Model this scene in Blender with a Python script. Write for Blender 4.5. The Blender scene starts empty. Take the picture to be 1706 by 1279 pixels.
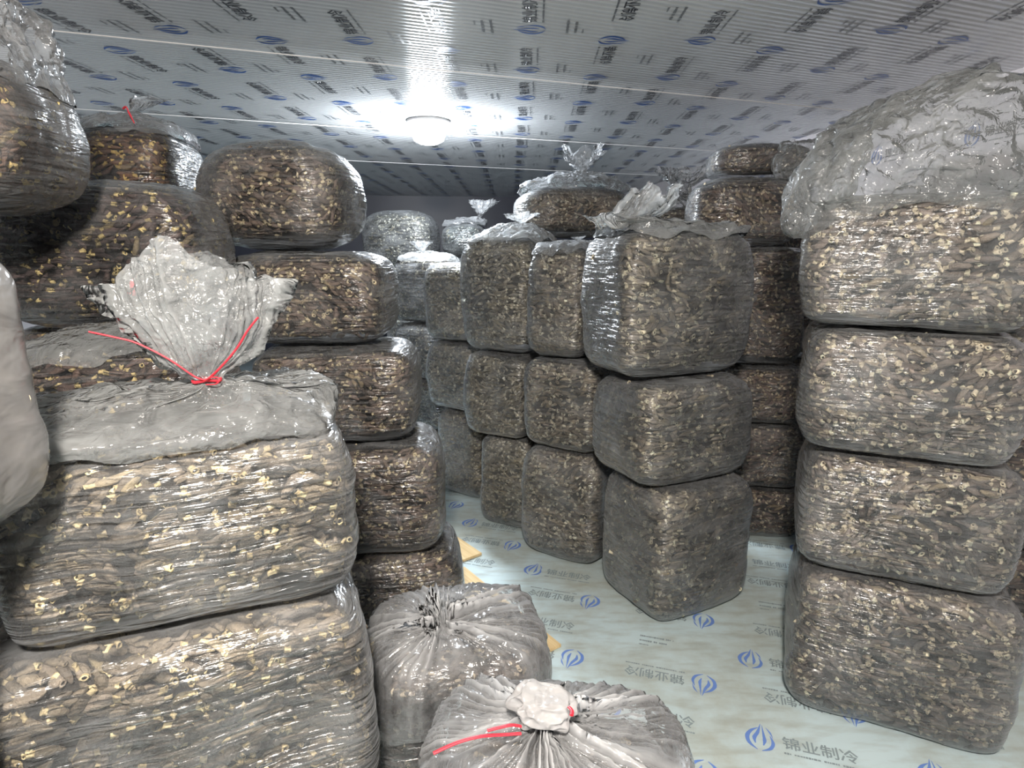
import bpy, math
import numpy as np

C = bpy.context.scene.collection
SC = bpy.context.scene
R = math.radians
PI = math.pi

# ------------------------------------------------------------------ camera, world, exposure
CAM_Z, PITCH, FPX = 1.45, R(12.4), 1000.0
cam_data = bpy.data.cameras.new('camera')
cam_data.sensor_width = 36.0
cam_data.lens = 36.0 * FPX / 1706.0
cam_data.clip_start = 0.02
cam = bpy.data.objects.new('camera', cam_data)
C.objects.link(cam)
cam.location = (0, 0, CAM_Z)
cam.rotation_euler = (PI / 2 - PITCH, 0, 0)
SC.camera = cam

world = bpy.data.worlds.new('world')
SC.world = world
world.use_nodes = True
world.node_tree.nodes['Background'].inputs[0].default_value = (0.80, 0.86, 1.0, 1)
world.node_tree.nodes['Background'].inputs[1].default_value = 0.28
SC.view_settings.view_transform = 'Standard'
SC.view_settings.look = 'None'
SC.view_settings.gamma = 1
SC.view_settings.use_curve_mapping = False
SC.view_settings.exposure = 0.10
FAR_LAMP, NEAR_LAMP = 640.0, 820.0
FAR_COL, NEAR_COL = (0.86, 0.93, 1.0), (1.0, 0.92, 0.83)
cy = SC.cycles
cy.max_bounces = 7
cy.diffuse_bounces = 3
cy.glossy_bounces = 2
cy.transmission_bounces = 3
cy.transparent_max_bounces = 20
cy.caustics_reflective = False
cy.caustics_refractive = False
cy.use_denoising = True
cy.sample_clamp_indirect = 4.0
cy.sample_clamp_direct = 30.0

CEIL = 2.2


def at(px, py, Y):
    """the point of the room seen at a pixel, at depth Y"""
    a, b = (px - 853) / FPX, -(py - 640) / FPX
    y = math.cos(PITCH) + b * math.sin(PITCH)
    z = -math.sin(PITCH) + b * math.cos(PITCH)
    return np.array([a * Y / y, Y, CAM_Z + z * Y / y])


# ------------------------------------------------------------------ numpy noise
def _hash(ix, iy, iz, seed):
    h = (ix * 374761393 + iy * 668265263 + iz * 2147483647 + seed * 974634777) & 0xFFFFFFFF
    h = ((h ^ (h >> 13)) * 1274126177) & 0xFFFFFFFF
    h = ((h ^ (h >> 15)) * 2246822519) & 0xFFFFFFFF
    return ((h ^ (h >> 16)) & 0xFFFFFF) / float(0xFFFFFF) * 2 - 1


def vnoise(p, seed=0):
    p = np.asarray(p, dtype=np.float64)
    i = np.floor(p).astype(np.int64)
    f = p - i
    f = f * f * f * (f * (f * 6 - 15) + 10)
    out = 0
    for dx in (0, 1):
        for dy in (0, 1):
            for dz in (0, 1):
                w = (f[:, 0] if dx else 1 - f[:, 0]) * (f[:, 1] if dy else 1 - f[:, 1]) * (f[:, 2] if dz else 1 - f[:, 2])
                out = out + w * _hash(i[:, 0] + dx, i[:, 1] + dy, i[:, 2] + dz, seed)
    return out


# ------------------------------------------------------------------ materials
def new_mat(name):
    m = bpy.data.materials.new(name)
    m.use_nodes = True
    nt = m.node_tree
    nt.nodes.clear()
    return m, nt


def N(nt, t, **kw):
    n = nt.nodes.new(t)
    for k, v in kw.items():
        if k.startswith('i_'):
            n.inputs[int(k[2:])].default_value = v
        else:
            setattr(n, k, v)
    return n


def simple(name, col, rough=0.5, metal=0.0, emit=None, estr=0.0):
    m, nt = new_mat(name)
    b = N(nt, 'ShaderNodeBsdfPrincipled')
    b.inputs['Base Color'].default_value = (*col, 1)
    b.inputs['Roughness'].default_value = rough
    b.inputs['Metallic'].default_value = metal
    if emit:
        b.inputs['Emission Color'].default_value = (*emit, 1)
        b.inputs['Emission Strength'].default_value = estr
    o = N(nt, 'ShaderNodeOutputMaterial')
    nt.links.new(b.outputs[0], o.inputs[0])
    return m


def film_mat(name, haze0, haze1, tint=(0.80, 0.82, 0.84), rough=0.19, crease=1.0, gloss=1.0, stretch=(7, 7, 75), fold=0.30):
    """clear polythene: see-through, milky towards grazing angles, with glossy tension creases"""
    m, nt = new_mat(name)
    L = nt.links.new
    tc = N(nt, 'ShaderNodeTexCoord')
    oi = N(nt, 'ShaderNodeObjectInfo')
    off = N(nt, 'ShaderNodeVectorMath', operation='SCALE')
    comb = N(nt, 'ShaderNodeCombineXYZ')
    L(oi.outputs['Random'], comb.inputs[0]); L(oi.outputs['Random'], comb.inputs[1])
    L(comb.outputs[0], off.inputs[0]); off.inputs['Scale'].default_value = 13.7
    add = N(nt, 'ShaderNodeVectorMath', operation='ADD')
    L(tc.outputs['Object'], add.inputs[0]); L(off.outputs[0], add.inputs[1])
    mp = N(nt, 'ShaderNodeMapping')
    mp.inputs['Scale'].default_value = stretch
    L(add.outputs[0], mp.inputs[0])
    n1 = N(nt, 'ShaderNodeTexNoise')
    n1.inputs['Scale'].default_value = 1.0; n1.inputs['Detail'].default_value = 3.0; n1.inputs['Distortion'].default_value = 0.6
    L(mp.outputs[0], n1.inputs['Vector'])
    n2 = N(nt, 'ShaderNodeTexNoise')
    n2.noise_type = 'RIDGED_MULTIFRACTAL'
    n2.inputs['Scale'].default_value = 16.0; n2.inputs['Detail'].default_value = 3.0
    L(add.outputs[0], n2.inputs['Vector'])
    n3 = N(nt, 'ShaderNodeTexNoise')
    n3.inputs['Scale'].default_value = 45.0; n3.inputs['Detail'].default_value = 2.0
    L(add.outputs[0], n3.inputs['Vector'])
    b1 = N(nt, 'ShaderNodeBump'); b1.inputs['Strength'].default_value = 1.0; b1.inputs['Distance'].default_value = 0.014 * crease
    b2 = N(nt, 'ShaderNodeBump'); b2.inputs['Strength'].default_value = 0.8; b2.inputs['Distance'].default_value = 0.004 * crease
    b3 = N(nt, 'ShaderNodeBump'); b3.inputs['Strength'].default_value = 0.7; b3.inputs['Distance'].default_value = 0.003
    L(n1.outputs[0], b1.inputs['Height']); L(n2.outputs[0], b2.inputs['Height']); L(n3.outputs[0], b3.inputs['Height'])
    L(b1.outputs[0], b2.inputs['Normal']); L(b2.outputs[0], b3.inputs['Normal'])
    tr = N(nt, 'ShaderNodeBsdfTransparent'); tr.inputs[0].default_value = (0.97, 0.975, 0.98, 1)
    df = N(nt, 'ShaderNodeBsdfDiffuse'); df.inputs[0].default_value = (*tint, 1)
    tl = N(nt, 'ShaderNodeBsdfTranslucent'); tl.inputs[0].default_value = (*tint, 1)
    L(b2.outputs[0], df.inputs['Normal'])
    ml = N(nt, 'ShaderNodeMixShader'); ml.inputs[0].default_value = 0.4
    L(df.outputs[0], ml.inputs[1]); L(tl.outputs[0], ml.inputs[2])
    lw = N(nt, 'ShaderNodeLayerWeight'); lw.inputs[0].default_value = 0.5
    pw = N(nt, 'ShaderNodeMath', operation='POWER'); pw.inputs[1].default_value = 2.2
    L(lw.outputs['Facing'], pw.inputs[0])
    mr = N(nt, 'ShaderNodeMapRange'); mr.inputs['To Min'].default_value = haze0; mr.inputs['To Max'].default_value = haze1
    L(pw.outputs[0], mr.inputs['Value'])
    # thin creases read milkier
    cr = N(nt, 'ShaderNodeMapRange'); cr.inputs['From Min'].default_value = 0.45; cr.inputs['From Max'].default_value = 0.75
    cr.inputs['To Min'].default_value = 0.0; cr.inputs['To Max'].default_value = 0.12
    L(n1.outputs[0], cr.inputs['Value'])
    pt = N(nt, 'ShaderNodeTexNoise'); pt.inputs['Scale'].default_value = 7.0; pt.inputs['Detail'].default_value = 2.0
    L(add.outputs[0], pt.inputs['Vector'])
    pr = N(nt, 'ShaderNodeMapRange'); pr.inputs['From Min'].default_value = 0.45; pr.inputs['From Max'].default_value = 0.72
    pr.inputs['To Min'].default_value = 0.0; pr.inputs['To Max'].default_value = 0.14
    L(pt.outputs[0], pr.inputs['Value'])
    fo = N(nt, 'ShaderNodeAttribute', attribute_name='fold')
    fs = N(nt, 'ShaderNodeMath', operation='MULTIPLY_ADD'); fs.inputs[1].default_value = fold
    L(fo.outputs['Fac'], fs.inputs[0]); L(pr.outputs[0], fs.inputs[2])
    a0 = N(nt, 'ShaderNodeMath', operation='ADD')
    L(mr.outputs[0], a0.inputs[0]); L(fs.outputs[0], a0.inputs[1])
    ad = N(nt, 'ShaderNodeMath', operation='ADD', use_clamp=True)
    L(a0.outputs[0], ad.inputs[0]); L(cr.outputs[0], ad.inputs[1])
    m1 = N(nt, 'ShaderNodeMixShader')
    L(ad.outputs[0], m1.inputs[0]); L(tr.outputs[0], m1.inputs[1]); L(ml.outputs[0], m1.inputs[2])
    gl = N(nt, 'ShaderNodeBsdfGlossy'); gl.inputs['Roughness'].default_value = rough
    L(b3.outputs[0], gl.inputs['Normal'])
    fr = N(nt, 'ShaderNodeFresnel'); fr.inputs[0].default_value = 1.5
    L(b1.outputs[0], fr.inputs['Normal'])
    fm = N(nt, 'ShaderNodeMath', operation='MULTIPLY', use_clamp=True); fm.inputs[1].default_value = 1.3 * gloss
    L(fr.outputs[0], fm.inputs[0])
    m2 = N(nt, 'ShaderNodeMixShader')
    L(fm.outputs[0], m2.inputs[0]); L(m1.outputs[0], m2.inputs[1]); L(gl.outputs[0], m2.inputs[2])
    o = N(nt, 'ShaderNodeOutputMaterial')
    L(m2.outputs[0], o.inputs[0])
    return m


FILM = film_mat('clear_film', 0.02, 0.62)
FILM_HAZY = film_mat('hazy_film', 0.06, 0.72)
FILM_VEIL = film_mat('milky_film', 0.38, 0.86, tint=(0.50, 0.49, 0.49), crease=0.5, stretch=(9, 9, 22))
LOOSE = film_mat('loose_film', 0.15, 0.75, tint=(0.70, 0.72, 0.74), rough=0.10, crease=1.2, stretch=(22, 22, 22))
LOOSE_WHITE = film_mat('bunched_film', 0.20, 0.80, tint=(0.60, 0.62, 0.62), rough=0.10, crease=1.2, stretch=(25, 25, 25))
LOOSE_CLEAR = film_mat('loose_clear_film', 0.07, 0.60, tint=(0.92, 0.93, 0.95), rough=0.10, crease=0.45, stretch=(20, 20, 30), fold=0.75)


WHITE_FILM = film_mat('crumpled_white_film', 0.20, 0.80, tint=(0.82, 0.84, 0.84), rough=0.12, crease=0.9, stretch=(22, 22, 22))
KNOT = film_mat('knotted_film', 0.55, 0.92, tint=(0.90, 0.88, 0.88), rough=0.12, crease=0.5, stretch=(20, 20, 20))


def morel_mat():
    m, nt = new_mat('dried_morels')
    L = nt.links.new
    at_ = N(nt, 'ShaderNodeAttribute', attribute_name='Col')
    tc = N(nt, 'ShaderNodeTexCoord')
    v = N(nt, 'ShaderNodeTexNoise'); v.inputs['Scale'].default_value = 230.0; v.inputs['Detail'].default_value = 2.0
    L(tc.outputs['Object'], v.inputs['Vector'])
    bp = N(nt, 'ShaderNodeBump'); bp.inputs['Strength'].default_value = 0.9; bp.inputs['Distance'].default_value = 0.004
    L(v.outputs[0], bp.inputs['Height'])
    mr = N(nt, 'ShaderNodeMapRange'); mr.inputs['To Min'].default_value = 0.75; mr.inputs['To Max'].default_value = 1.25
    L(v.outputs[0], mr.inputs['Value'])
    mul = N(nt, 'ShaderNodeVectorMath', operation='SCALE')
    L(at_.outputs['Color'], mul.inputs[0]); L(mr.outputs[0], mul.inputs['Scale'])
    b = N(nt, 'ShaderNodeBsdfPrincipled'); b.inputs['Roughness'].default_value = 0.75
    L(mul.outputs[0], b.inputs['Base Color']); L(bp.outputs[0], b.inputs['Normal'])
    o = N(nt, 'ShaderNodeOutputMaterial')
    L(b.outputs[0], o.inputs[0])
    return m


MOREL = morel_mat()
RED = simple('red_tie_plastic', (0.72, 0.03, 0.05), 0.35)
INK_BLUE = simple('blue_ink', (0.015, 0.10, 0.38), 0.3)
INK_BLUE_PALE = simple('worn_blue_ink', (0.16, 0.28, 0.66), 0.4)
INK = simple('black_ink', (0.035, 0.04, 0.05), 0.3)
INK_PALE = simple('worn_black_ink', (0.27, 0.33, 0.35), 0.4)
INK_GREY = simple('grey_ink', (0.16, 0.17, 0.18), 0.3)
WHITE = simple('white_enamel', (0.8, 0.8, 0.8), 0.35)
WIRE = simple('white_cord', (0.75, 0.73, 0.72), 0.5)


def panel_mat(name, base, ribs, rough, dirt=0.0, dirtcol=(0.3, 0.3, 0.25), wrinkle=0.0, rib_angle=0.0):
    m, nt = new_mat(name)
    L = nt.links.new
    tc = N(nt, 'ShaderNodeTexCoord')
    b = N(nt, 'ShaderNodeBsdfPrincipled'); b.inputs['Roughness'].default_value = rough
    last = None
    rgb = N(nt, 'ShaderNodeRGB'); rgb.outputs[0].default_value = (*base, 1)
    col = rgb.outputs[0]
    if ribs:
        mp = N(nt, 'ShaderNodeMapping'); mp.inputs['Rotation'].default_value = (0, 0, rib_angle)
        L(tc.outputs['Object'], mp.inputs[0])
        w = N(nt, 'ShaderNodeTexWave', wave_type='BANDS', bands_direction='Y', wave_profile='SIN')
        w.inputs['Scale'].default_value = 2 * PI / (20 * 0.030) ; w.inputs['Distortion'].default_value = 0.0
        L(mp.outputs[0], w.inputs['Vector'])
        bp = N(nt, 'ShaderNodeBump'); bp.inputs['Strength'].default_value = 0.55; bp.inputs['Distance'].default_value = ribs
        L(w.outputs['Fac'], bp.inputs['Height'])
        last = bp
        mx = N(nt, 'ShaderNodeMixRGB'); mx.blend_type = 'MULTIPLY'; mx.inputs[0].default_value = 1.0
        mr = N(nt, 'ShaderNodeMapRange'); mr.inputs['To Min'].default_value = 0.84; mr.inputs['To Max'].default_value = 1.0
        L(w.outputs['Fac'], mr.inputs['Value']); L(col, mx.inputs[1]); L(mr.outputs[0], mx.inputs[2])
        col = mx.outputs[0]
    if dirt:
        n = N(nt, 'ShaderNodeTexNoise'); n.inputs['Scale'].default_value = 2.3; n.inputs['Detail'].default_value = 8.0; n.inputs['Roughness'].default_value = 0.65
        L(tc.outputs['Object'], n.inputs['Vector'])
        mr = N(nt, 'ShaderNodeMapRange'); mr.inputs['From Min'].default_value = 0.43; mr.inputs['From Max'].default_value = 0.66; mr.inputs['To Max'].default_value = dirt
        L(n.outputs[0], mr.inputs['Value'])
        mx = N(nt, 'ShaderNodeMixRGB'); L(mr.outputs[0], mx.inputs[0]); L(col, mx.inputs[1]); mx.inputs[2].default_value = (*dirtcol, 1)
        col = mx.outputs[0]
        n2 = N(nt, 'ShaderNodeTexNoise'); n2.inputs['Scale'].default_value = 14.0; n2.inputs['Detail'].default_value = 6.0
        mp2 = N(nt, 'ShaderNodeMapping'); mp2.inputs['Scale'].default_value = (0.5, 2.0, 1); mp2.inputs['Rotation'].default_value = (0, 0, 0.5)
        L(tc.outputs['Object'], mp2.inputs[0]); L(mp2.outputs[0], n2.inputs['Vector'])
        mr2 = N(nt, 'ShaderNodeMapRange'); mr2.inputs['From Min'].default_value = 0.46; mr2.inputs['From Max'].default_value = 0.7; mr2.inputs['To Max'].default_value = dirt * 0.6
        L(n2.outputs[0], mr2.inputs['Value'])
        mx2 = N(nt, 'ShaderNodeMixRGB'); L(mr2.outputs[0], mx2.inputs[0]); L(col, mx2.inputs[1]); mx2.inputs[2].default_value = (*[c * 0.8 for c in dirtcol], 1)
        col = mx2.outputs[0]
    if wrinkle:
        n = N(nt, 'ShaderNodeTexNoise'); n.noise_type = 'RIDGED_MULTIFRACTAL'
        n.inputs['Scale'].default_value = 5.0; n.inputs['Detail'].default_value = 3.0
        mp3 = N(nt, 'ShaderNodeMapping'); mp3.inputs['Scale'].default_value = (1, 2.2, 1); mp3.inputs['Rotation'].default_value = (0, 0, 0.35)
        L(tc.outputs['Object'], mp3.inputs[0]); L(mp3.outputs[0], n.inputs['Vector'])
        bp = N(nt, 'ShaderNodeBump'); bp.inputs['Strength'].default_value = 0.5; bp.inputs['Distance'].default_value = wrinkle
        L(n.outputs[0], bp.inputs['Height'])
        if last:
            L(last.outputs[0], bp.inputs['Normal'])
        last = bp
    if last:
        L(last.outputs[0], b.inputs['Normal'])
    L(col, b.inputs['Base Color'])
    o = N(nt, 'ShaderNodeOutputMaterial')
    L(b.outputs[0], o.inputs[0])
    return m


RIB_ANGLE = R(19.5)
CEIL_MAT = panel_mat('ribbed_ceiling_sheet', (0.72, 0.73, 0.74), 0.0026, 0.13, rib_angle=-RIB_ANGLE)
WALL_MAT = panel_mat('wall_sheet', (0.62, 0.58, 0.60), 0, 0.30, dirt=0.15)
BACK_MAT = panel_mat('shade_painted_panel', (0.035, 0.04, 0.065), 0, 0.4)  # back wall coloured near black to paint in the gloom of the far end
FLOOR_MAT = panel_mat('floor_sheet', (0.62, 0.75, 0.78), 0, 0.33, dirt=0.75, dirtcol=(0.42, 0.42, 0.34), wrinkle=0.006)


def wood_mat():
    m, nt = new_mat('plywood')
    L = nt.links.new
    tc = N(nt, 'ShaderNodeTexCoord')
    mp = N(nt, 'ShaderNodeMapping'); mp.inputs['Scale'].default_value = (2.5, 28, 10)
    L(tc.outputs['Object'], mp.inputs[0])
    n = N(nt, 'ShaderNodeTexNoise'); n.inputs['Scale'].default_value = 1.6; n.inputs['Detail'].default_value = 6.0; n.inputs['Distortion'].default_value = 0.7
    L(mp.outputs[0], n.inputs['Vector'])
    r = N(nt, 'ShaderNodeValToRGB')
    r.color_ramp.elements[0].position = 0.3; r.color_ramp.elements[0].color = (0.62, 0.42, 0.19, 1)
    r.color_ramp.elements[1].position = 0.62; r.color_ramp.elements[1].color = (0.80, 0.61, 0.33, 1)
    L(n.outputs[0], r.inputs[0])
    b = N(nt, 'ShaderNodeBsdfPrincipled'); b.inputs['Roughness'].default_value = 0.6
    L(r.outputs[0], b.inputs['Base Color'])
    o = N(nt, 'ShaderNodeOutputMaterial'); L(b.outputs[0], o.inputs[0])
    return m


WOOD = wood_mat()


# ------------------------------------------------------------------ mesh helpers
def mesh_np(name, V, Fq, smooth=True, col=None, mats=(), mat_idx=None, k=4):
    me = bpy.data.meshes.new(name)
    V = np.ascontiguousarray(V, dtype=np.float32)
    Fq = np.ascontiguousarray(Fq, dtype=np.int32)
    me.vertices.add(len(V)); me.vertices.foreach_set('co', V.ravel())
    me.loops.add(Fq.size); me.loops.foreach_set('vertex_index', Fq.ravel())
    me.polygons.add(len(Fq))
    me.polygons.foreach_set('loop_start', np.arange(0, Fq.size, Fq.shape[1], dtype=np.int32))
    if smooth:
        me.polygons.foreach_set('use_smooth', np.ones(len(Fq), dtype=bool))
    for m in mats:
        me.materials.append(m)
    if mat_idx is not None:
        me.polygons.foreach_set('material_index', np.asarray(mat_idx, dtype=np.int32))
    if col is not None:
        a = me.attributes.new('Col', 'FLOAT_COLOR', 'POINT')
        c4 = np.ones((len(V), 4), dtype=np.float32); c4[:, :3] = col
        a.data.foreach_set('color', c4.ravel())
    me.update(calc_edges=True)
    me.validate()
    return me


def link(name, me, parent=None):
    o = bpy.data.objects.new(name, me)
    C.objects.link(o)
    if parent:
        o.parent = parent
    return o


def tag(o, label=None, cat=None, group=None, kind=None):
    if label: o['label'] = label
    if cat: o['category'] = cat
    if group: o['group'] = group
    if kind: o['kind'] = kind
    return o


def box_mesh(name, x0, x1, y0, y1, z0, z1, m, bevel=0.0):
    import bmesh
    bm = bmesh.new()
    v = [bm.verts.new((x, y, z)) for x in (x0, x1) for y in (y0, y1) for z in (z0, z1)]
    for f in ((0, 1, 3, 2), (4, 6, 7, 5), (0, 4, 5, 1), (2, 3, 7, 6), (0, 2, 6, 4), (1, 5, 7, 3)):
        bm.faces.new([v[i] for i in f])
    bmesh.ops.recalc_face_normals(bm, faces=bm.faces)
    if bevel:
        bmesh.ops.bevel(bm, geom=bm.edges[:], offset=bevel, segments=2, affect='EDGES')
    me = bpy.data.meshes.new(name); bm.to_mesh(me); bm.free()
    me.materials.append(m)
    return me


def tube(pts, r, seg=7, flat=1.0):
    """a cord along smooth points -> V, F"""
    P = np.array(pts, dtype=float)
    t = np.linspace(0, len(P) - 1, (len(P) - 1) * 6 + 1)
    Q = []
    for s in t:
        i = min(int(s), len(P) - 2); f = s - i
        p0, p1, p2, p3 = P[max(i - 1, 0)], P[i], P[i + 1], P[min(i + 2, len(P) - 1)]
        Q.append(0.5 * ((2 * p1) + (-p0 + p2) * f + (2 * p0 - 5 * p1 + 4 * p2 - p3) * f * f + (-p0 + 3 * p1 - 3 * p2 + p3) * f ** 3))
    Q = np.array(Q)
    T = np.gradient(Q, axis=0); T /= np.linalg.norm(T, axis=1)[:, None] + 1e-9
    up = np.array([0.13, 0.21, 0.97])
    S = np.cross(T, up); S /= np.linalg.norm(S, axis=1)[:, None] + 1e-9
    U = np.cross(S, T)
    th = np.linspace(0, 2 * PI, seg, endpoint=False)
    V = (Q[:, None, :] + r * (np.cos(th)[None, :, None] * S[:, None, :] + flat * np.sin(th)[None, :, None] * U[:, None, :])).reshape(-1, 3)
    n = len(Q)
    F = [[i * seg + j, i * seg + (j + 1) % seg, (i + 1) * seg + (j + 1) % seg, (i + 1) * seg + j] for i in range(n - 1) for j in range(seg)]
    return V, np.array(F)


# ------------------------------------------------------------------ the room
def struct(name, me, parent=None):
    o = link(name, me, parent)
    if parent is None:
        o['kind'] = 'structure'
    return o


floor = struct('floor', box_mesh('floor', -4.2, 3.4, -2.0, 10.0, -0.08, 0.0, FLOOR_MAT))
ceiling = struct('ceiling', box_mesh('ceiling', -4.6, 3.6, -2.0, 10.4, CEIL, CEIL + 0.08, CEIL_MAT))


def wall(name, a, b, th=0.08, mat=None):
    a, b = np.array(a, float), np.array(b, float)
    L_ = np.linalg.norm(b - a)
    o = struct(name, box_mesh(name, 0, L_, 0, th, 0, CEIL + 0.02, mat or WALL_MAT))
    o.location = (a[0], a[1], 0)
    o.rotation_euler = (0, 0, math.atan2(b[1] - a[1], b[0] - a[0]))
    return o


wall_right = wall('wall_right', (1.40, 9.0), (2.62, -1.5), 0.08)
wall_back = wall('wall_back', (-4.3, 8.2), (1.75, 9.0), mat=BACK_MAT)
wall_left = wall('wall_left', (-3.0, -1.5), (-4.2, 9.0))


# printed lettering and marks on the sheets: flat ink, one mesh per sheet
def text_mesh(body, size):
    cu = bpy.data.curves.new('lettering', 'FONT')
    cu.body = body; cu.size = size; cu.resolution_u = 1
    cu.offset = size * 0.012
    o = bpy.data.objects.new('lettering', cu); C.objects.link(o)
    dg = bpy.context.evaluated_depsgraph_get()
    dg.update()
    me = bpy.data.meshes.new_from_object(o.evaluated_get(dg))
    V = np.array([v.co[:] for v in me.vertices]); me.calc_loop_triangles()
    T = np.array([t.vertices[:] for t in me.loop_triangles])
    bpy.data.objects.remove(o); bpy.data.curves.remove(cu); bpy.data.meshes.remove(me)
    return V[:, :2], T


def strip_poly(pts, wid):
    """a brush stroke of changing width -> 2-D triangles"""
    P = np.array(pts, float); n = len(P)
    t = np.linspace(0, n - 1, (n - 1) * 4 + 1)
    Q = np.stack([np.interp(t, range(n), P[:, i]) for i in (0, 1)], 1)
    for _ in range(3):
        Q[1:-1] = (Q[:-2] + 2 * Q[1:-1] + Q[2:]) / 4
    W = np.interp(t, range(n), wid)
    T = np.gradient(Q, axis=0); T /= np.linalg.norm(T, axis=1)[:, None]
    S = np.stack([-T[:, 1], T[:, 0]], 1)
    V = np.concatenate([Q + S * W[:, None] / 2, Q - S * W[:, None] / 2])
    m = len(Q)
    F = []
    for i in range(m - 1):
        F += [[i, m + i, m + i + 1], [i, m + i + 1, i + 1]]
    return V, np.array(F)


def join2(parts):
    V, F, n = [], [], 0
    for v, f in parts:
        V.append(v); F.append(f + n); n += len(v)
    return np.concatenate(V), np.concatenate(F)


# blue leaf / flame mark, about 0.1 long, pointing to +y
LOGO = join2([
    strip_poly([(-.012, -.050), (-.036, -.030), (-.040, 0), (-.024, .026), (-.004, .040)], [.002, .011, .013, .009, .002]),
    strip_poly([(.000, -.052), (.026, -.040), (.037, -.014), (.028, .014)], [.002, .010, .010, .002]),
    strip_poly([(-.016, -.026), (-.020, -.004), (-.006, .018), (.004, .058)], [.003, .012, .010, .001]),
    strip_poly([(.006, -.030), (.012, -.010), (.010, .012), (.008, .054)], [.003, .011, .007, .001]),
    strip_poly([(.036, .006), (.030, .028), (.018, .046)], [.001, .006, .001]),
])
TXT_V, TXT_T = text_mesh('锦业制冷', 0.052)
TXT_V = TXT_V - np.array([TXT_V[:, 0].min(), TXT_V[:, 1].mean()])
TXT_L = TXT_V[:, 0].max()


def dash_row(x0, x1, y, h, seed, fine=0.004):
    rs = np.random.RandomState(seed)
    V, F = [], []
    x = x0
    while x < x1:
        w = fine * (0.6 + 1.2 * rs.rand())
        hh = h * (0.6 + 0.4 * rs.rand())
        n = len(V)
        V += [(x, y - hh / 2), (x + w, y - hh / 2), (x + w, y + hh / 2), (x, y + hh / 2)]
        F += [[n, n + 1, n + 2], [n, n + 2, n + 3]]
        x += w + fine * (0.3 + (rs.rand() < 0.15) * 1.5)
    return np.array(V), np.array(F)


LINE = dash_row(0, TXT_L, -0.042, 0.008, 3, 0.005)
SMALL = join2([dash_row(0, .125, .022, .011, 5), dash_row(0, .10, -.006, .011, 6), dash_row(.0, .03, -.030, .008, 7)])
LOGO_AT = np.array([-0.062, 0.0])
LOGO_R = LOGO[0][:, [0, 1]] + LOGO_AT


def print_sheet(name, parent, cells, e_of, origin_z, blue, black, grey, size=1.0):
    """cells: (x, y, angle, kind); e_of gives the two axes of the lettering for an angle"""
    V, F, M, n = [], [], [], 0
    for x, y, ang, kind in cells:
        e1, e2 = e_of(ang)
        items = [(LOGO_R, LOGO[1], 0), (TXT_V, TXT_T, 1), (LINE[0], LINE[1], 2)] if kind == 0 else [(SMALL[0], SMALL[1], 2)]
        for v, f, mi in items:
            P = np.array([x, y, origin_z]) + size * (v[:, :1] * e1 + v[:, 1:2] * e2)
            V.append(P); F.append(f + n); n += len(P); M.append(np.full(len(f), mi))
    me = mesh_np(name, np.concatenate(V), np.concatenate(F), smooth=False, mats=(blue, black, grey), mat_idx=np.concatenate(M))
    return link(name, me, parent)


def e_ceiling(ang):
    c, s = math.cos(ang), math.sin(ang)
    return np.array([c, s, 0]), np.array([s, -c, 0])


def e_floor(ang):
    c, s = math.cos(ang), math.sin(ang)
    return np.array([c, s, 0]), np.array([-s, c, 0])


cells = []
for i in range(-13, 10):
    for j in range(0, 15):
        x = i * 0.31 + 0.06
        y = 1.75 + j * 0.47 + (0.0, 0.24, 0.11, 0.35)[i % 4]
        a = R(88) if i % 2 else R(-92)
        cells.append((x, y, a, 0))
        if True:
            cells.append((x + 0.155, y + 0.10, a, 1))
print_sheet('ceiling_lettering', ceiling, cells, e_ceiling, CEIL - 0.0012, INK_BLUE, INK, INK_GREY, 1.05)
cells = []
fa = R(-17)
for i in range(-5, 6):
    for j in range(-5, 12):
        u, v = i * 0.46 + (0.0, 0.17)[j % 2], j * 0.19
        x = 0.49 + u * math.cos(fa) - v * math.sin(fa)
        y = 2.04 + u * math.sin(fa) + v * math.cos(fa)
        cells.append((x, y, fa if j % 2 == 0 else fa + PI, 0 if (i + 2 * j) % 5 else 1))
print_sheet('floor_lettering', floor, cells, e_floor, 0.0012, INK_BLUE_PALE, INK_PALE, INK_PALE)
# right wall lettering, in the wall's own frame (x along, z up, facing -y)
V, F, M, n = [], [], [], 0
for i in range(0, 17):
    for j in range(0, 6):
        x0, z0 = 0.3 + i * 0.62 + (j % 2) * 0.3, 0.25 + j * 0.345
        for v, f, mi in [(LOGO_R, LOGO[1], 0), (TXT_V, TXT_T, 1), (LINE[0], LINE[1], 2)]:
            s = 1 if j % 2 else -1
            P = np.stack([x0 + s * v[:, 0], np.full(len(v), -0.0015), z0 + s * v[:, 1]], 1)
            V.append(P); F.append(f + n); n += len(P); M.append(np.full(len(f), mi))
link('wall_lettering', mesh_np('wall_lettering', np.concatenate(V), np.concatenate(F), False, mats=(INK_BLUE, INK, INK_GREY), mat_idx=np.concatenate(M)), wall_right)

# cords strung under the ceiling
def cord(y0, x0, x1, label):
    d = math.tan(R(19.5))
    P = []
    for k in range(9):
        x = x0 + (x1 - x0) * k / 8
        P.append((x, y0 + x * d, CEIL - 0.006 - 0.004 * math.sin(k * PI / 8)))
    V, F = tube(P, 0.0024, 6)
    o = link('white_string', mesh_np('white_string', V, F, mats=(WIRE,)))
    tag(o, label, 'cord', 'cords strung under the ceiling')


cord(2.83, -2.6, 1.95, 'long white cord under the ceiling, nearest of the three, in front of the lamp')
cord(4.25, -3.0, 1.85, 'white cord under the ceiling running across just behind the glowing lamp')
cord(5.75, -2.0, 1.70, 'thin white cord under the ceiling, farthest back above the rear bags')


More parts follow.
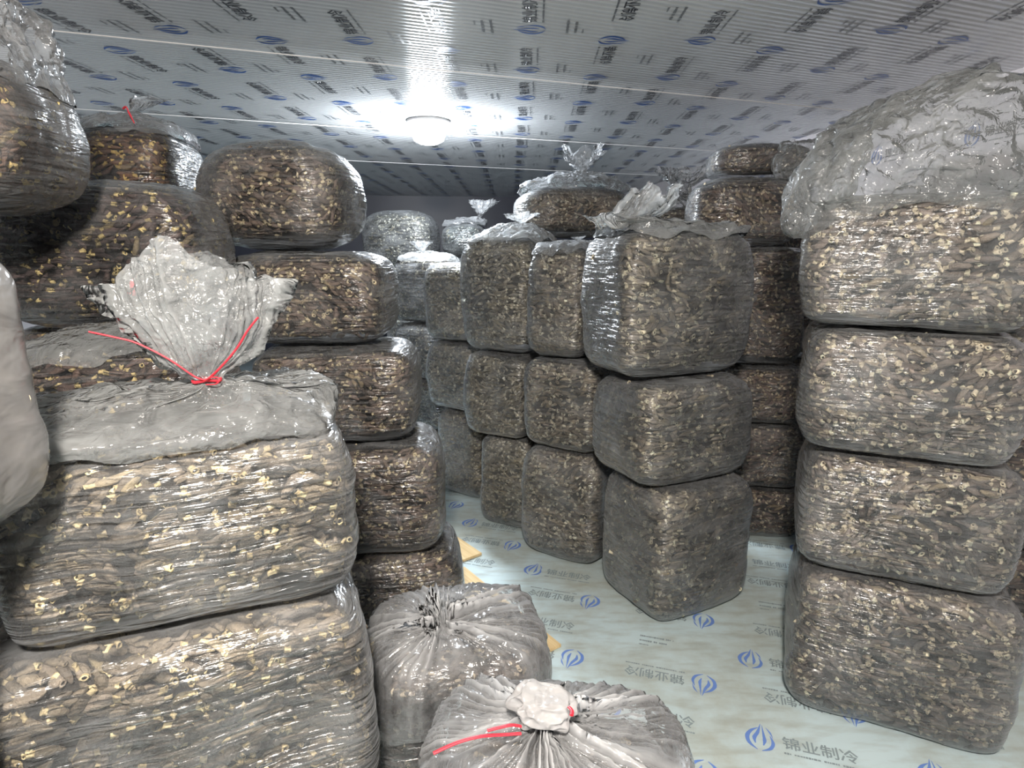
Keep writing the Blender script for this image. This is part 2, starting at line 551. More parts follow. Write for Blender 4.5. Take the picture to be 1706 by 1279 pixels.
# ------------------------------------------------------------------ lamps
def lathe(prof, seg=32):
    V, F = [], []
    n = len(prof)
    for i, (r, z) in enumerate(prof):
        for k in range(seg):
            t = 2 * PI * k / seg
            V.append((r * math.cos(t), r * math.sin(t), z))
    for i in range(n - 1):
        for k in range(seg):
            F.append([i * seg + k, i * seg + (k + 1) % seg, (i + 1) * seg + (k + 1) % seg, (i + 1) * seg + k])
    return np.array(V), np.array(F)


def lamp(loc, strength, colr, label):
    e = bpy.data.objects.new('ceiling_lamp', None); C.objects.link(e); e.location = loc
    tag(e, label, 'lamp')
    top = CEIL - loc[2]
    V, F = lathe([(0.001, top - .001), (.125, top - .001), (.128, top - .010), (.118, top - .020), (.095, top - .024), (.001, top - .024)])
    link('ceiling_rose', mesh_np('ceiling_rose', V, F, mats=(WHITE,)), e)
    V, F = lathe([(.001, .040), (.088, .038), (.096, .02), (.096, -.020), (.086, -.045), (.055, -.062), (.001, -.068)])
    em = simple('glowing_diffuser', (0.9, 0.9, 0.9), 0.4, emit=colr, estr=strength)
    link('bulb', mesh_np('bulb', V, F, mats=(em,)), e)
    return e


lamp((-0.49, 3.76, 2.135), FAR_LAMP, FAR_COL, 'glowing white bulb lamp under the ribbed ceiling above the aisle')
lamp((-0.06, -0.28, 2.135), NEAR_LAMP, NEAR_COL, 'second white bulb lamp under the ceiling, above where the viewer stands')


# ------------------------------------------------------------------ plywood boards on the floor
def board(corner, ang, ln, wd, z, th, label):
    o = link('plywood_board', box_mesh('plywood_board', 0, ln, 0, wd, 0, th, WOOD, 0.0015))
    o.location = (corner[0], corner[1], z); o.rotation_euler = (0, 0, ang)
    tag(o, label, 'board', 'plywood boards on the floor')


board((0.185, 1.99), math.atan2(0.61, -0.435), 0.70, 0.60, 0.001, 0.013, 'pale plywood board on the floor beside the clear tied bag')
board((-0.147, 2.69), math.atan2(0.30, -0.235), 0.8, 0.62, 0.001, 0.013, 'pale plywood board farther back, its corner sticking out into the aisle')


# ------------------------------------------------------------------ bag shapes
def cube_grid(n, nz=None):
    nz = nz or n
    g, gz = np.linspace(-1, 1, n + 1), np.linspace(-1, 1, nz + 1)
    Vs, Fs, off = [], [], 0
    for ax in range(3):
        for s in (-1, 1):
            ga = g if ax != 0 else g
            a_, b_ = [(1, 2), (0, 2), (0, 1)][ax]
            gb = gz if b_ == 2 else g
            A, B = np.meshgrid(g, gb, indexing='ij')
            v = np.zeros((A.size, 3)); v[:, ax] = s; v[:, a_] = A.ravel(); v[:, b_] = B.ravel()
            na, nb = len(g), len(gb)
            i, j = np.meshgrid(np.arange(na - 1), np.arange(nb - 1), indexing='ij')
            i, j = i.ravel(), j.ravel()
            f = np.stack([i * nb + j, (i + 1) * nb + j, (i + 1) * nb + j + 1, i * nb + j + 1], 1)
            if (s < 0) != (ax == 1):
                f = f[:, ::-1]
            Vs.append(v); Fs.append(f + off); off += len(v)
    V, F = np.concatenate(Vs), np.concatenate(Fs)
    _, idx, inv = np.unique(np.round(V, 5), axis=0, return_index=True, return_inverse=True)
    return V[idx], inv.reshape(-1)[F]


GRIDS = {n: cube_grid(n) for n in (16, 26, 44)}


class Shape:
    def __init__(s, w, d, h, seed, p=6.5, pz=None, dome=0.0, lump=0.014, lean=(0, 0)):
        s.w, s.d, s.h, s.seed, s.p, s.dome, s.lump, s.lean = w, d, h, seed, p, dome, lump, lean
        s.pz = pz or p

    def pt(s, q, inset=0.0):
        """cube-surface points -> bag surface, inset by metres"""
        p = s.p
        n = (np.abs(q) ** p).sum(1) ** (1 / p)
        u = q / n[:, None]
        half = np.array([s.w / 2, s.d / 2, s.h / 2]) - inset
        P = u * half
        g = np.sign(u) * np.abs(u) ** (p - 1) / half
        g /= np.linalg.norm(g, axis=1)[:, None] + 1e-9
        zz = u[:, 2]
        k = 1 + 0.022 * (1 - zz ** 2) - 0.05 * np.clip(zz - 0.3, 0, 1) ** 2 - 0.03 * np.clip(-zz - 0.5, 0, 1)
        P[:, 0] *= k; P[:, 1] *= k
        base = P * 1.0
        low = vnoise(base * 5.5 + 31 * s.seed % 97, s.seed) * s.lump + vnoise(base * 14 + 7, s.seed + 5) * s.lump * 0.38
        side = np.clip(1.2 - np.abs(zz), 0.05, 1)
        P = P + g * (low * side)[:, None]
        r2 = u[:, 0] ** 2 + u[:, 1] ** 2
        P[:, 2] += np.where(zz > 0, zz, 0) ** 2 * s.dome * (1 - 0.5 * np.clip(r2, 0, 1.6))
        f = P[:, 2] / s.h + 0.5
        P[:, 0] += s.lean[0] * f; P[:, 1] += s.lean[1] * f
        P[:, 2] += s.h / 2
        return P, g


# ------------------------------------------------------------------ dried morels
def morel_template(sides, capr, stemr):
    """capr / stemr: (x, radius, is_stem) rings"""
    rings = capr + stemr
    th = np.linspace(0, 2 * PI, sides, endpoint=False)
    T, Cc = [], []
    for x, r, kind in rings:
        for k, t in enumerate(th):
            T.append((x, r * math.cos(t), r * math.sin(t))); Cc.append(kind)
    F = []
    for i in range(len(rings) - 1):
        for k in range(sides):
            F.append([i * sides + k, (i + 1) * sides + k, (i + 1) * sides + (k + 1) % sides, i * sides + (k + 1) % sides])
    return np.array(T), np.array(F), np.array(Cc, float)


CAP_HI = [(0.0, .06, 0), (.06, .42, 0), (.22, .74, 0), (.45, 1.0, 0), (.68, .95, 0), (.79, .66, 0.1)]
STEM_HI = [(.81, .50, 1), (.92, .50, 1), (1.0, .62, 1), (1.0, .36, 1), (.93, .32, -1)]
TPL = {
    3: morel_template(8, CAP_HI, STEM_HI),
    2: morel_template(6, [(0.0, .1, 0), (.12, .58, 0), (.46, 1.0, 0), (.78, .78, 0.05)], [(.81, .56, 1), (1.0, .74, 1), (1.0, .40, 1), (.93, .30, -1)]),
    1: morel_template(5, [(0.0, .15, 0), (.38, .95, 0), (.76, .78, 0)], [(.78, .60, 1), (1.0, .78, 1), (.98, .25, -0.4)]),
}
VIEWS = np.array([[0, 0, CAM_Z], [-0.9, 0.1, CAM_Z], [0.9, 0.1, CAM_Z], [0, 0.6, 1.7]])


def morels(sh, M, rs, lod, layers, capcol, stemcol, outfrac, length, creamfrac):
    """V, F, col of the mushrooms lying against the inside of the film"""
    w, d, h = sh.w, sh.d, sh.h
    T, TF, TK = TPL[lod]
    allV, allC, cnt = [], [], 0
    for layer in range(layers):
        ins = 0.013 + 0.012 * layer
        areas = np.array([d * h, d * h, w * h, w * h, w * d, 0.0001])
        n = int(areas.sum() / (length * (length * 0.31) * (0.78 if layer == 0 else 0.66)) * (1.0 if layer == 0 else 0.85))
        face = rs.choice(6, n, p=areas / areas.sum())
        q = rs.uniform(-1, 1, (n, 3))
        for k, (ax, s_) in enumerate([(0, -1), (0, 1), (1, -1), (1, 1), (2, 1), (2, -1)]):
            q[face == k, ax] = s_
        P, g = sh.pt(q, ins)
        W = P @ M[:3, :3].T + M[:3, 3]
        G = g @ M[:3, :3].T
        vis = np.zeros(n, bool)
        for vp in VIEWS:
            dv = vp - W; dv /= np.linalg.norm(dv, axis=1)[:, None]
            vis |= (dv * G).sum(1) > -0.12
        fw = W[:, 1] * math.cos(PITCH) - (W[:, 2] - CAM_Z) * math.sin(PITCH)
        up = W[:, 1] * math.sin(PITCH) + (W[:, 2] - CAM_Z) * math.cos(PITCH)
        vis &= (np.abs(W[:, 0]) < 1.10 * np.maximum(fw, 0.05) + 0.05) & (up > -0.85 * np.maximum(fw, 0.05)) & (fw > 0.05)
        P, g = P[vis], g[vis]; n = len(P)
        if not n:
            continue
        # lie mostly along the film, mostly level
        ref = np.cross(g, [0, 0, 1]); ln = np.linalg.norm(ref, axis=1)
        ref[ln < 0.25] = [1, 0, 0]; ref -= (ref * g).sum(1)[:, None] * g; ref /= np.linalg.norm(ref, axis=1)[:, None] + 1e-9
        oth = np.cross(g, ref)
        flow = vnoise(P * 9 + sh.seed, sh.seed + 3) * 1.1
        ang = flow + rs.normal(0, 0.42, n) + np.where(rs.rand(n) < .5, PI, 0)
        a = ref * np.cos(ang)[:, None] + oth * np.sin(ang)[:, None]
        tilt = rs.normal(0, 0.22, n)
        outw = rs.rand(n) < outfrac
        tilt[outw] = rs.uniform(0.55, 1.35, outw.sum())
        a = a * np.cos(tilt)[:, None] + g * np.sin(tilt)[:, None]
        b = np.cross(a, g); b /= np.linalg.norm(b, axis=1)[:, None] + 1e-9
        c = np.cross(a, b)
        Ls = length * rs.uniform(0.62, 1.25, n)
        Rr = length * 0.168 * rs.uniform(0.72, 1.25, n)
        squash = rs.uniform(0.6, 1.0, n)
        tip = np.where(outw, 1.0, 0.5)                       # a tilted one keeps its stem at the film
        jit = rs.uniform(0.82, 1.18, (n, len(T)))
        bend = rs.normal(0, 0.10, n)
        x = T[None, :, 0] - tip[:, None]
        off = (bend * Ls)[:, None] * (4 * (T[None, :, 0] - 0.5) ** 2)
        V = P[:, None, :] + (x * Ls[:, None])[:, :, None] * a[:, None, :]
        V = V + ((T[None, :, 1] * jit * Rr[:, None]) + off)[:, :, None] * b[:, None, :]
        V = V + (T[None, :, 2] * jit * (Rr * squash)[:, None])[:, :, None] * c[:, None, :]
        tone = rs.uniform(0.5, 1.75, n)
        cc = np.array(capcol)[None, :] * tone[:, None]
        warm = rs.rand(n)[:, None]
        cc = cc * (1 - 0.16 * warm * np.array([0, 0.1, 0.8]))
        pale = rs.rand(n) < 0.05
        cc[pale] = cc[pale] * 0.8 + np.array([0.15, 0.12, 0.06])
        st = np.array(stemcol)[None, :] * rs.uniform(0.6, 1.15, n)[:, None]
        dull = rs.rand(n) > creamfrac
        st[dull] = cc[dull] * 1.25
        k = TK[None, :, None]
        col = np.where(k > 0.5, st[:, None, :], cc[:, None, :])
        col = np.where(k < -0.1, np.array([0.03, 0.022, 0.015])[None, None, :] + 0 * col, col)
        col = col * rs.uniform(0.75, 1.25, (n, len(T)))[:, :, None]
        allV.append(V.reshape(-1, 3)); allC.append(col.reshape(-1, 3)); cnt += n
    if not cnt:
        return np.zeros((0, 3)), np.zeros((0, 4), int), np.zeros((0, 3))
    V, Cc = np.concatenate(allV), np.concatenate(allC)
    F = (TF[None] + (np.arange(cnt) * len(T))[:, None, None]).reshape(-1, 4)
    return V, F, np.clip(Cc, 0, 0.95)


# ------------------------------------------------------------------ loose and gathered film
FOLD = []


def loft(rings, seg=120, steps=10, pleats=24, pamp=0.0, seed=1, crumple=0.006, cfreq=22, close=False, jag=0.0, sharp=True, wave=.022, droop=0.0, crown=0.0):
    """rings: (z, rx, ry, cx, cy, pleat, exponent)"""
    Rg = np.array(rings, float)
    n = len(Rg)
    t = np.linspace(0, n - 1, (n - 1) * steps + 1)
    K = []
    for s in t:
        i = min(int(s), n - 2); f = s - i
        p0, p1, p2, p3 = Rg[max(i - 1, 0)], Rg[i], Rg[i + 1], Rg[min(i + 2, n - 1)]
        v = 0.5 * ((2 * p1) + (-p0 + p2) * f + (2 * p0 - 5 * p1 + 4 * p2 - p3) * f * f + (-p0 + 3 * p1 - 3 * p2 + p3) * f ** 3)
        v[1:3] = np.maximum(v[1:3], 0.003)
        K.append(v)
    K = np.array(K)
    th = np.linspace(0, 2 * PI, seg, endpoint=False)
    rs = np.random.RandomState(seed)
    ph = rs.rand(4) * 6.28
    V = []
    tw = th + 0.25 * np.sin(th * 3 + ph[0]) + 0.10 * np.sin(th * 7 + ph[1])
    rid = np.abs(np.sin(pleats / 2 * tw)) if sharp else 0.5 + 0.5 * np.sin(pleats * tw)
    amp = 0.55 + 0.45 * np.sin(th * 5 + ph[2])
    rid = (1 - rid) ** 2.8 * amp + 0.25 * (0.5 + 0.5 * np.sin(pleats * 2.3 * tw + ph[3]))
    for z, rx, ry, cx, cy_, pl, ex in K:
        c, s = np.cos(th), np.sin(th)
        m = (np.abs(c) ** ex + np.abs(s) ** ex) ** (-1 / ex)
        k = 1 + pl * (rid - 0.3) * (0.35 if pamp else 1)
        V.append(np.stack([cx + rx * m * c * k, cy_ + ry * m * s * k, np.full(seg, z) + pl * (rid - .3) * pamp], 1))
    V = np.array(V)
    if jag:
        fr = np.clip((np.arange(len(V)) / (len(V) - 1) - 0.75) * 4, 0, 1)
        j = crown * (1 - 1.7 * np.abs(np.cos(th)) ** 1.5) + jag * (vnoise(np.stack([np.cos(th) * 3, np.sin(th) * 3, th * 0], 1), seed) + 0.5 * np.sin(th * 3 + ph[0]))
        V[:, :, 2] += fr[:, None] * j[None]
    e0 = np.clip(1 - np.arange(len(V)) / (steps * 1.6), 0, 1)[:, None]
    wv = vnoise(np.stack([np.cos(th) * 4, np.sin(th) * 4, th * 0 + 3], 1), seed + 3)
    V[:, :, 2] += e0 * (wave * wv - droop * np.clip(-np.cos(th), 0, 1) ** 2)[None]
    V[:, :, 2] = np.where(e0 > 0, np.minimum(V[:, :, 2], V[int(steps * 1.6) + 1, :, 2][None]), V[:, :, 2])
    FOLD.clear(); FOLD.append((np.clip(rid, 0, 1)[None] * np.clip(K[:, 5:6] * 5, 0, 1)).ravel())
    m = len(V)
    V = V.reshape(-1, 3)
    d = np.stack([vnoise(V * cfreq + 9 * k, seed + k) for k in range(3)], 1)
    d2 = np.stack([np.abs(vnoise(V * cfreq * 2.3 + 5 * k, seed + 7 + k)) - .3 for k in range(3)], 1)
    fade = np.clip(np.arange(m) / (m * 0.18), 0, 1).repeat(seg)[:, None]
    V = V + crumple * (d + 0.9 * d2) * (0.25 + 0.75 * fade)
    i, j = np.meshgrid(np.arange(m - 1), np.arange(seg), indexing='ij')
    i, j = i.ravel(), j.ravel()
    F = np.stack([i * seg + j, i * seg + (j + 1) % seg, (i + 1) * seg + (j + 1) % seg, (i + 1) * seg + j], 1)
    return V, F


# ------------------------------------------------------------------ all the bags
# name: (x, y, z, width, depth, height, turn)
B = {
    'E1': (1.250, 1.775, 0.000, .583, .46, .500, -25), 'E2': (1.227, 1.80, 0.490, .545, .44, .395, -25),
    'E3': (1.184, 1.80, 0.875, .528, .44, .380, -24), 'E4': (1.160, 1.80, 1.245, .535, .44, .375, -26),
    'D1': (0.695, 2.37, 0.000, .500, .42, .580, 27), 'D2': (0.655, 2.38, 0.565, .550, .40, .430, 25),
    'D3': (0.608, 2.40, 0.985, .595, .38, .565, 24),
    'C1': (0.305, 2.78, 0.000, .417, .38, .570, -32), 'C2': (0.303, 2.78, 0.560, .382, .38, .435, -32),
    'C3': (0.277, 2.80, 0.985, .290, .38, .505, -34),
    'B1': (0.040, 3.14, 0.000, .314, .36, .520, -30), 'B2': (-.009, 3.14, 0.510, .366, .38, .455, -30),
    'B3': (0.007, 3.16, 0.955, .406, .42, .585, -30),
    'A1': (-.229, 3.56, 0.000, .346, .36, .550, -34), 'A2': (-.268, 3.56, 0.540, .354, .36, .420, -34),
    'A3': (-.287, 3.58, 0.950, .308, .38, .460, -30),
    'Q0': (-.483, 4.15, 0.000, .313, .36, .260, -34), 'Q1': (-.522, 4.15, 0.250, .312, .36, .370, -34),
    'Q2': (-.573, 4.15, 0.610, .353, .36, .390, -34), 'Q3': (-.568, 4.15, 0.990, .366, .36, .440, -30),
    'V0': (-.83, 5.10, 0.000, .42, .36, .560, -20), 'V1': (-.819, 5.10, 0.550, .405, .36, .400, -20),
    'V2': (-.920, 5.10, 0.940, .422, .36, .370, -20), 'V3': (-.913, 5.10, 1.300, .603, .40, .500, -10),
    'S0': (-.379, 5.00, 0.900, .360, .36, .520, 0), 'S1': (-.382, 5.00, 1.410, .359, .36, .290, 0),
    'R0': (0.408, 3.66, 0.950, .560, .40, .590, 8), 'R1': (0.350, 3.58, 1.530, .644, .40, .300, 8),
    'T0': (0.968, 3.55, 0.950, .376, .34, .550, 0), 'T1': (0.932, 3.52, 1.490, .260, .30, .220, 0),
    'U0': (1.324, 3.05, 0.000, .393, .38, .280, -10), 'U1': (1.299, 3.05, 0.270, .393, .38, .350, -12),
    'U2': (1.271, 3.05, 0.610, .397, .38, .310, -12), 'U3': (1.227, 3.05, 0.910, .411, .38, .580, -12),
    'U4': (1.123, 3.05, 1.480, .509, .40, .330, -8), 'U5': (1.209, 3.15, 1.800, .453, .38, .175, -8),
    'K0': (-.524, 2.10, 0.020, .633, .44, .404, 10), 'K1': (-.555, 2.10, 0.410, .585, .42, .410, 8),
    'K2': (-.619, 2.14, 0.810, .536, .42, .340, 6), 'K3': (-.698, 2.18, 1.140, .528, .42, .330, 2),
    'K4': (-.800, 2.20, 1.460, .520, .42, .345, -4),
    'F00': (-.680, 1.00, 0.000, .600, .38, .440, 23), 'F0': (-.607, 0.99, 0.430, .618, .38, .435, 23),
    'F1': (-.587, 1.04, 0.855, .514, .38, .315, 23),
    'G1': (-.974, 1.50, 0.850, .440, .36, .400, 10), 'H1': (-1.150, 1.78, 1.240, .580, .38, .420, 4),
    'I1': (-1.215, 1.33, 1.530, .500, .36, .330, 4),
    'J0': (-1.400, 2.36, 1.100, .370, .40, .410, 6), 'J1': (-1.350, 2.30, 1.500, .360, .40, .390, 6),
    'L1': (-.800, 0.64, 1.110, .400, .27, .390, 4),
    'M1': (-.132, 1.26, 0.000, .400, .34, .600, 12), 'P1': (0.075, 0.86, 0.000, .450, .35, .630, -6),
    'I0': (-1.210, 1.88, 0.800, .540, .35, .465, 4),
    'O0': (-1.34, 1.12, 0.000, .46, .32, .385, 0), 'O1': (-1.34, 1.12, 0.380, .46, .32, .385, 0), 'O2': (-1.34, 1.12, 0.760, .46, .32, .385, 0), 'O3': (-1.34, 1.12, 1.140, .46, .32, .385, 0),
    'N0': (-.870, 0.54, 0.000, .40, .25, .560, 4), 'N1': (-.870, 0.54, 0.550, .40, .25, .560, 4),
    'X0': (1.900, 2.08, 0.000, .46, .42, .440, -20), 'X1': (1.900, 2.08, 0.430, .46, .42, .440, -20), 'X2': (1.890, 2.08, 0.860, .46, .42, .440, -20),
    'Y0': (-1.150, 1.88, 0.000, .44, .34, .410, 4), 'Y1': (-1.150, 1.88, 0.400, .44, .34, .410, 4),
    'W0': (1.72, 3.62, 0.000, .50, .40, .440, -8), 'W1': (1.72, 3.62, 0.430, .50, .40, .430, -8),
    'W2': (1.70, 3.62, 0.850, .50, .40, .430, -8), 'W3': (1.70, 3.62, 1.270, .48, .40, .400, -8),
    'Z0': (0.408, 3.70, 0.000, .52, .38, .480, 8), 'Z1': (0.408, 3.70, 0.475, .52, .38, .480, 8),
    'Z2': (0.968, 3.55, 0.000, .37, .34, .480, 0), 'Z3': (0.968, 3.55, 0.475, .37, .34, .480, 0),
    'Z4': (-.379, 5.00, 0.000, .35, .36, .460, 0), 'Z5': (-.379, 5.00, 0.455, .35, .36, .450, 0),
    'Z6': (-1.400, 2.36, 0.000, .35, .38, .550, 6), 'Z7': (-1.400, 2.36, 0.545, .37, .40, .560, 6),
    'Z8': (-1.00, 1.48, 0.000, .40, .34, .430, 10), 'Z9': (-1.00, 1.48, 0.425, .40, .34, .430, 10),
}
LAB = {
    'I0': 'dark bag under the big dark left bag, mostly hidden behind the film flap',
    'X2': 'brown bag cut by the right edge of the photo, beside the near right stack',
    'X1': 'shadowed bag low at the right edge, behind the near right stack',
    'W3': 'dark bag by the right wall, seen through the slit beside the near right stack',
    'E1': 'large bag of dried morels on the floor, bottom of the near right stack',
    'E2': 'bag second from the bottom in the near right stack of four',
    'E3': 'bag third from the bottom in the near right stack, under the one with loose film',
    'E4': 'top bag of the near right stack with a big sheet of loose crumpled film',
    'D1': 'big bag standing on the floor at the centre, its corner facing the viewer',
    'D2': 'middle bag of the big centre stack with the corner towards the viewer',
    'D3': 'large top bag of the centre stack with a crumpled white neck',
    'C1': 'bag on the floor just left of the big centre stack',
    'C2': 'middle bag of the narrow stack just left of the big centre stack',
    'C3': 'tall pale top bag squeezed against the left side of the big centre bag',
    'B1': 'floor bag of the second stack along from the big centre stack',
    'B2': 'middle bag of the second stack along from the big centre stack',
    'B3': 'large pale top bag with white film bunched above it, in the row left of centre',
    'A1': 'floor bag of the third stack along, at the far end of the pale floor',
    'A2': 'middle bag of the third stack along from the big centre stack',
    'A3': 'top bag of the third stack along, greenish and flecked with pale stems',
    'Q0': 'dark bag on the floor at the end of the aisle, partly behind the left stack',
    'Q1': 'dark narrow bag second from the floor at the end of the aisle',
    'Q2': 'narrow bag third from the floor at the end of the aisle',
    'Q3': 'dark bag with a small tied neck, top of the stack at the aisle end',
    'V0': 'hidden floor bag of the farthest back stack behind the left column',
    'V1': 'dark sliver of a bag low in the farthest back stack beside the left column',
    'V2': 'pale bag in the farthest back stack under the bright striped one',
    'V3': 'far bag with bright glossy stripes, top of the rear stack below the ceiling',
    'S0': 'dark bag deep at the back carrying the small bag with the round film knob',
    'S1': 'small dark bag deep at the back with a round knob of film',
    'R0': 'bag in the second row behind the pale top bags, carrying the wide one',
    'R1': 'wide bag lying on top of the row at the back with a spiky film neck',
    'T0': 'bag hidden behind the big centre top bag, carrying the small grey-necked one',
    'T1': 'small bag at the back behind the centre bag with tall grey loose film',
    'U0': 'dark bag on the floor in the shadow between the centre and near right stacks',
    'U1': 'shadowed bag second from the floor between the centre and near right stacks',
    'U2': 'dark bag third from the floor in the gap between the two right stacks',
    'U3': 'tall dark glossy bag behind the right edge of the centre top bag',
    'U4': 'wide glossy bag near the top of the stack behind the centre bag',
    'U5': 'topmost purple-brown bag under the ceiling with pale tied film, behind centre right',
    'K0': 'flattened dark bag at the foot of the left aisle column, on the plywood',
    'K1': 'dark bag second from the bottom of the leaning left aisle column',
    'K2': 'middle bag of the leaning left aisle column',
    'K3': 'bag second from the top of the leaning left aisle column',
    'K4': 'rounded top bag of the leaning left aisle column, shiny on its right edge',
    'F00': 'bottom bag under the two large near left bags, out on the floor',
    'F0': 'large near bag at lower left, under the bag with the red string',
    'F1': 'large near bag at left with fanned neck tied with red string',
    'G1': 'dark bag behind the red-string bag with a flap of film and small red-tied knot',
    'H1': 'big dark bag above the flap, behind the near left bags',
    'I1': 'brown bag at the top left corner with folded loose film on top',
    'J0': 'hidden bag behind the big dark left bag, carrying the one with a red tie',
    'J1': 'yellow-flecked brown bag high at left with a curl of red tie',
    'L1': 'milky bag at the left edge, closest of all to the viewer',
    'M1': 'clear bag with radiating folds gathered at a knot, beside the plywood board',
    'P1': 'nearest bag at the bottom, big knot of film and two red tie ends',
}
GRP = {'E': 'near right stack of bags', 'D': 'big centre stack of bags', 'C': 'row of stacked bags along the aisle', 'B': 'row of stacked bags along the aisle',
       'A': 'row of stacked bags along the aisle', 'Q': 'stack of bags at the aisle end', 'V': 'farthest stack of bags', 'S': 'bags at the back',
       'R': 'bags at the back', 'T': 'bags at the back', 'U': 'shadowed stack behind the centre', 'K': 'leaning left aisle column of bags',
       'F': 'near left stack of bags', 'G': 'bags piled at the left', 'H': 'bags piled at the left', 'I': 'bags piled at the left',
       'J': 'bags piled at the left', 'L': 'bags piled at the left', 'M': 'tied bags standing in the foreground', 'P': 'tied bags standing in the foreground'}
# cap and stem colour (own tone plus each stack's light level painted in), share of stems pointing out, share of cream stems
LOOK = {
    'E': ((.180, .148, .130), (.86, .74, .54), .42, .95), 'D': ((.205, .176, .145), (.85, .76, .56), .40, .90),
    'C': ((.200, .170, .140), (.84, .77, .60), .40, .9), 'B': ((.220, .200, .165), (.88, .82, .66), .45, .9),
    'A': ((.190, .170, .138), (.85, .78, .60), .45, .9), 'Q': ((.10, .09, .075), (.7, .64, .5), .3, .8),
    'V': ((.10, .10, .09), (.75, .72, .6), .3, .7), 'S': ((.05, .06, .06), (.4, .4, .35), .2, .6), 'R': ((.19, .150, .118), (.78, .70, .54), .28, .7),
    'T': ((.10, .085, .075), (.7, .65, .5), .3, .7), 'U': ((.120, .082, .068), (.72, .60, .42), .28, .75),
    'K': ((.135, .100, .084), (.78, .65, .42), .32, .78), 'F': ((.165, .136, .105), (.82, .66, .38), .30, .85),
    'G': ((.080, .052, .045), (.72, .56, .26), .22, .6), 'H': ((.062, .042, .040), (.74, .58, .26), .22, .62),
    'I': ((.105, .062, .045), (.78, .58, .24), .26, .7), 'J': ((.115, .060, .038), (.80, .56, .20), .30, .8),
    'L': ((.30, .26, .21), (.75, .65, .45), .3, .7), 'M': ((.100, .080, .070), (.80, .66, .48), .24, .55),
    'P': ((.120, .095, .080), (.82, .66, .45), .22, .5),
}
OPT = {
    'K4': dict(p=3.2, dome=.03), 'K3': dict(p=5.0), 'D3': dict(p=6), 'D1': dict(p=7), 'D2': dict(p=6), 'E1': dict(p=9), 'E2': dict(p=8), 'E3': dict(p=8), 'E4': dict(p=8),
    'R1': dict(p=3.0), 'S1': dict(p=3.0), 'V3': dict(p=3.2), 'I1': dict(p=3.6), 'H1': dict(p=4), 'J1': dict(p=4), 'M1': dict(p=5, lump=.01), 'P1': dict(p=4, lump=.01),
    'U5': dict(p=3.5), 'U4': dict(p=3.8), 'C3': dict(p=5.5), 'C1': dict(p=5.5), 'K0': dict(p=5), 'F1': dict(p=9, lump=.018), 'F0': dict(p=9, lump=.018), 'L1': dict(p=5),
}
BAGS, SH = {}, {}
for idx, (nm, (x, y, z, w, d, h, rot)) in enumerate(B.items()):
    k = nm[0]
    if nm not in LAB or nm in ('V0', 'S0', 'R0', 'T0', 'J0', 'F00'):
        LAB[nm] = 'mushroom bag buried low behind or under the front stacks'
        GRP[nm] = 'buried bags behind and under the front stacks'
    k = {'W': 'U', 'Z': 'H', 'X': 'U', 'Y': 'H', 'N': 'F', 'O': 'H'}.get(k, k)
    e = bpy.data.objects.new('mushroom_bag', None); C.objects.link(e)
    e.location = (x, y, z); e.rotation_euler = (0, 0, R(rot)); e.empty_display_size = 0.1
    tag(e, LAB[nm], 'bag of mushrooms', GRP.get(nm, GRP[k]))
    sh = Shape(w, d, h - .022, idx + 2, **{**dict(p=6.5), **OPT.get(nm, {})})
    BAGS[nm], SH[nm] = e, sh
    dist = math.hypot(x, y)
    lod = 3 if dist < 1.75 else (2 if dist < 3.0 else 1)
    gn = 44 if dist < 1.9 else (26 if dist < 3.4 else 16)
    M = np.eye(4); c, s = math.cos(R(rot)), math.sin(R(rot))
    M[:2, :2] = [[c, -s], [s, c]]; M[:3, 3] = (x, y, z)
    rs = np.random.RandomState(100 + idx)
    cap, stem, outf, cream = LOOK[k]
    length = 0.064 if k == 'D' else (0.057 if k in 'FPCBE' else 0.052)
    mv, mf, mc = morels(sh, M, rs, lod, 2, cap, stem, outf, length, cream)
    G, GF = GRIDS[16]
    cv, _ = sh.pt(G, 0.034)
    cc = np.tile(np.array(cap) * 0.14, (len(cv), 1))  # core darkened to paint in the shade of gaps between the morels
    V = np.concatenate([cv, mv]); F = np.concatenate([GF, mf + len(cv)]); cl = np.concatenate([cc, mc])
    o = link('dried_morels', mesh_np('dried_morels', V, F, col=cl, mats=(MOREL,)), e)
    o['kind'] = 'stuff'
    G, GF = GRIDS[gn]
    fv, g = sh.pt(G, -0.003)
    if gn > 16:
        st = (0.3 if k == 'L' else 1.0) * vnoise(fv * np.array([7, 7, 55]) + idx, idx) * 0.0022 + (np.abs(vnoise(fv * 26 + idx, idx + 9)) - .3) * 0.003
        rim = np.clip(fv[:, 2] / h * 5 - 3.9, 0, 1)
        st += rim * (0.4 - np.abs(vnoise(fv * 21 + 3 * idx, idx + 4))) * 0.012 * (k != 'L')
        fv = fv + g * st[:, None]
    fm = FILM_VEIL if k == 'L' else (FILM_HAZY if k in 'FEBCDA' else FILM)
    link('plastic_film', mesh_np('plastic_film', fv, GF, mats=(fm,)), e)


def neck(nm, rings, mat, seg=110, name='gathered_neck', **kw):
    V, F = loft(rings, seg=seg, **kw)
    me = mesh_np(name, V, F, mats=(mat,))
    at_ = me.attributes.new('fold', 'FLOAT', 'POINT')
    at_.data.foreach_set('value', FOLD[0].astype(np.float32))
    return link(name, me, BAGS[nm])


def local(nm, pts):
    """room points -> the bag's own frame"""
    x, y, z, w, d, h, rot = B[nm]
    c, s = math.cos(R(-rot)), math.sin(R(-rot))
    P = np.array(pts) - np.array([x, y, z])
    return np.stack([P[:, 0] * c - P[:, 1] * s, P[:, 0] * s + P[:, 1] * c, P[:, 2]], 1)


def tie(nm, pts, r=0.0028, flat=0.5, name='red_tie'):
    V, F = tube(local(nm, pts), r, 8, flat)
    return link(name, mesh_np(name, V, F, mats=(RED,)), BAGS[nm])


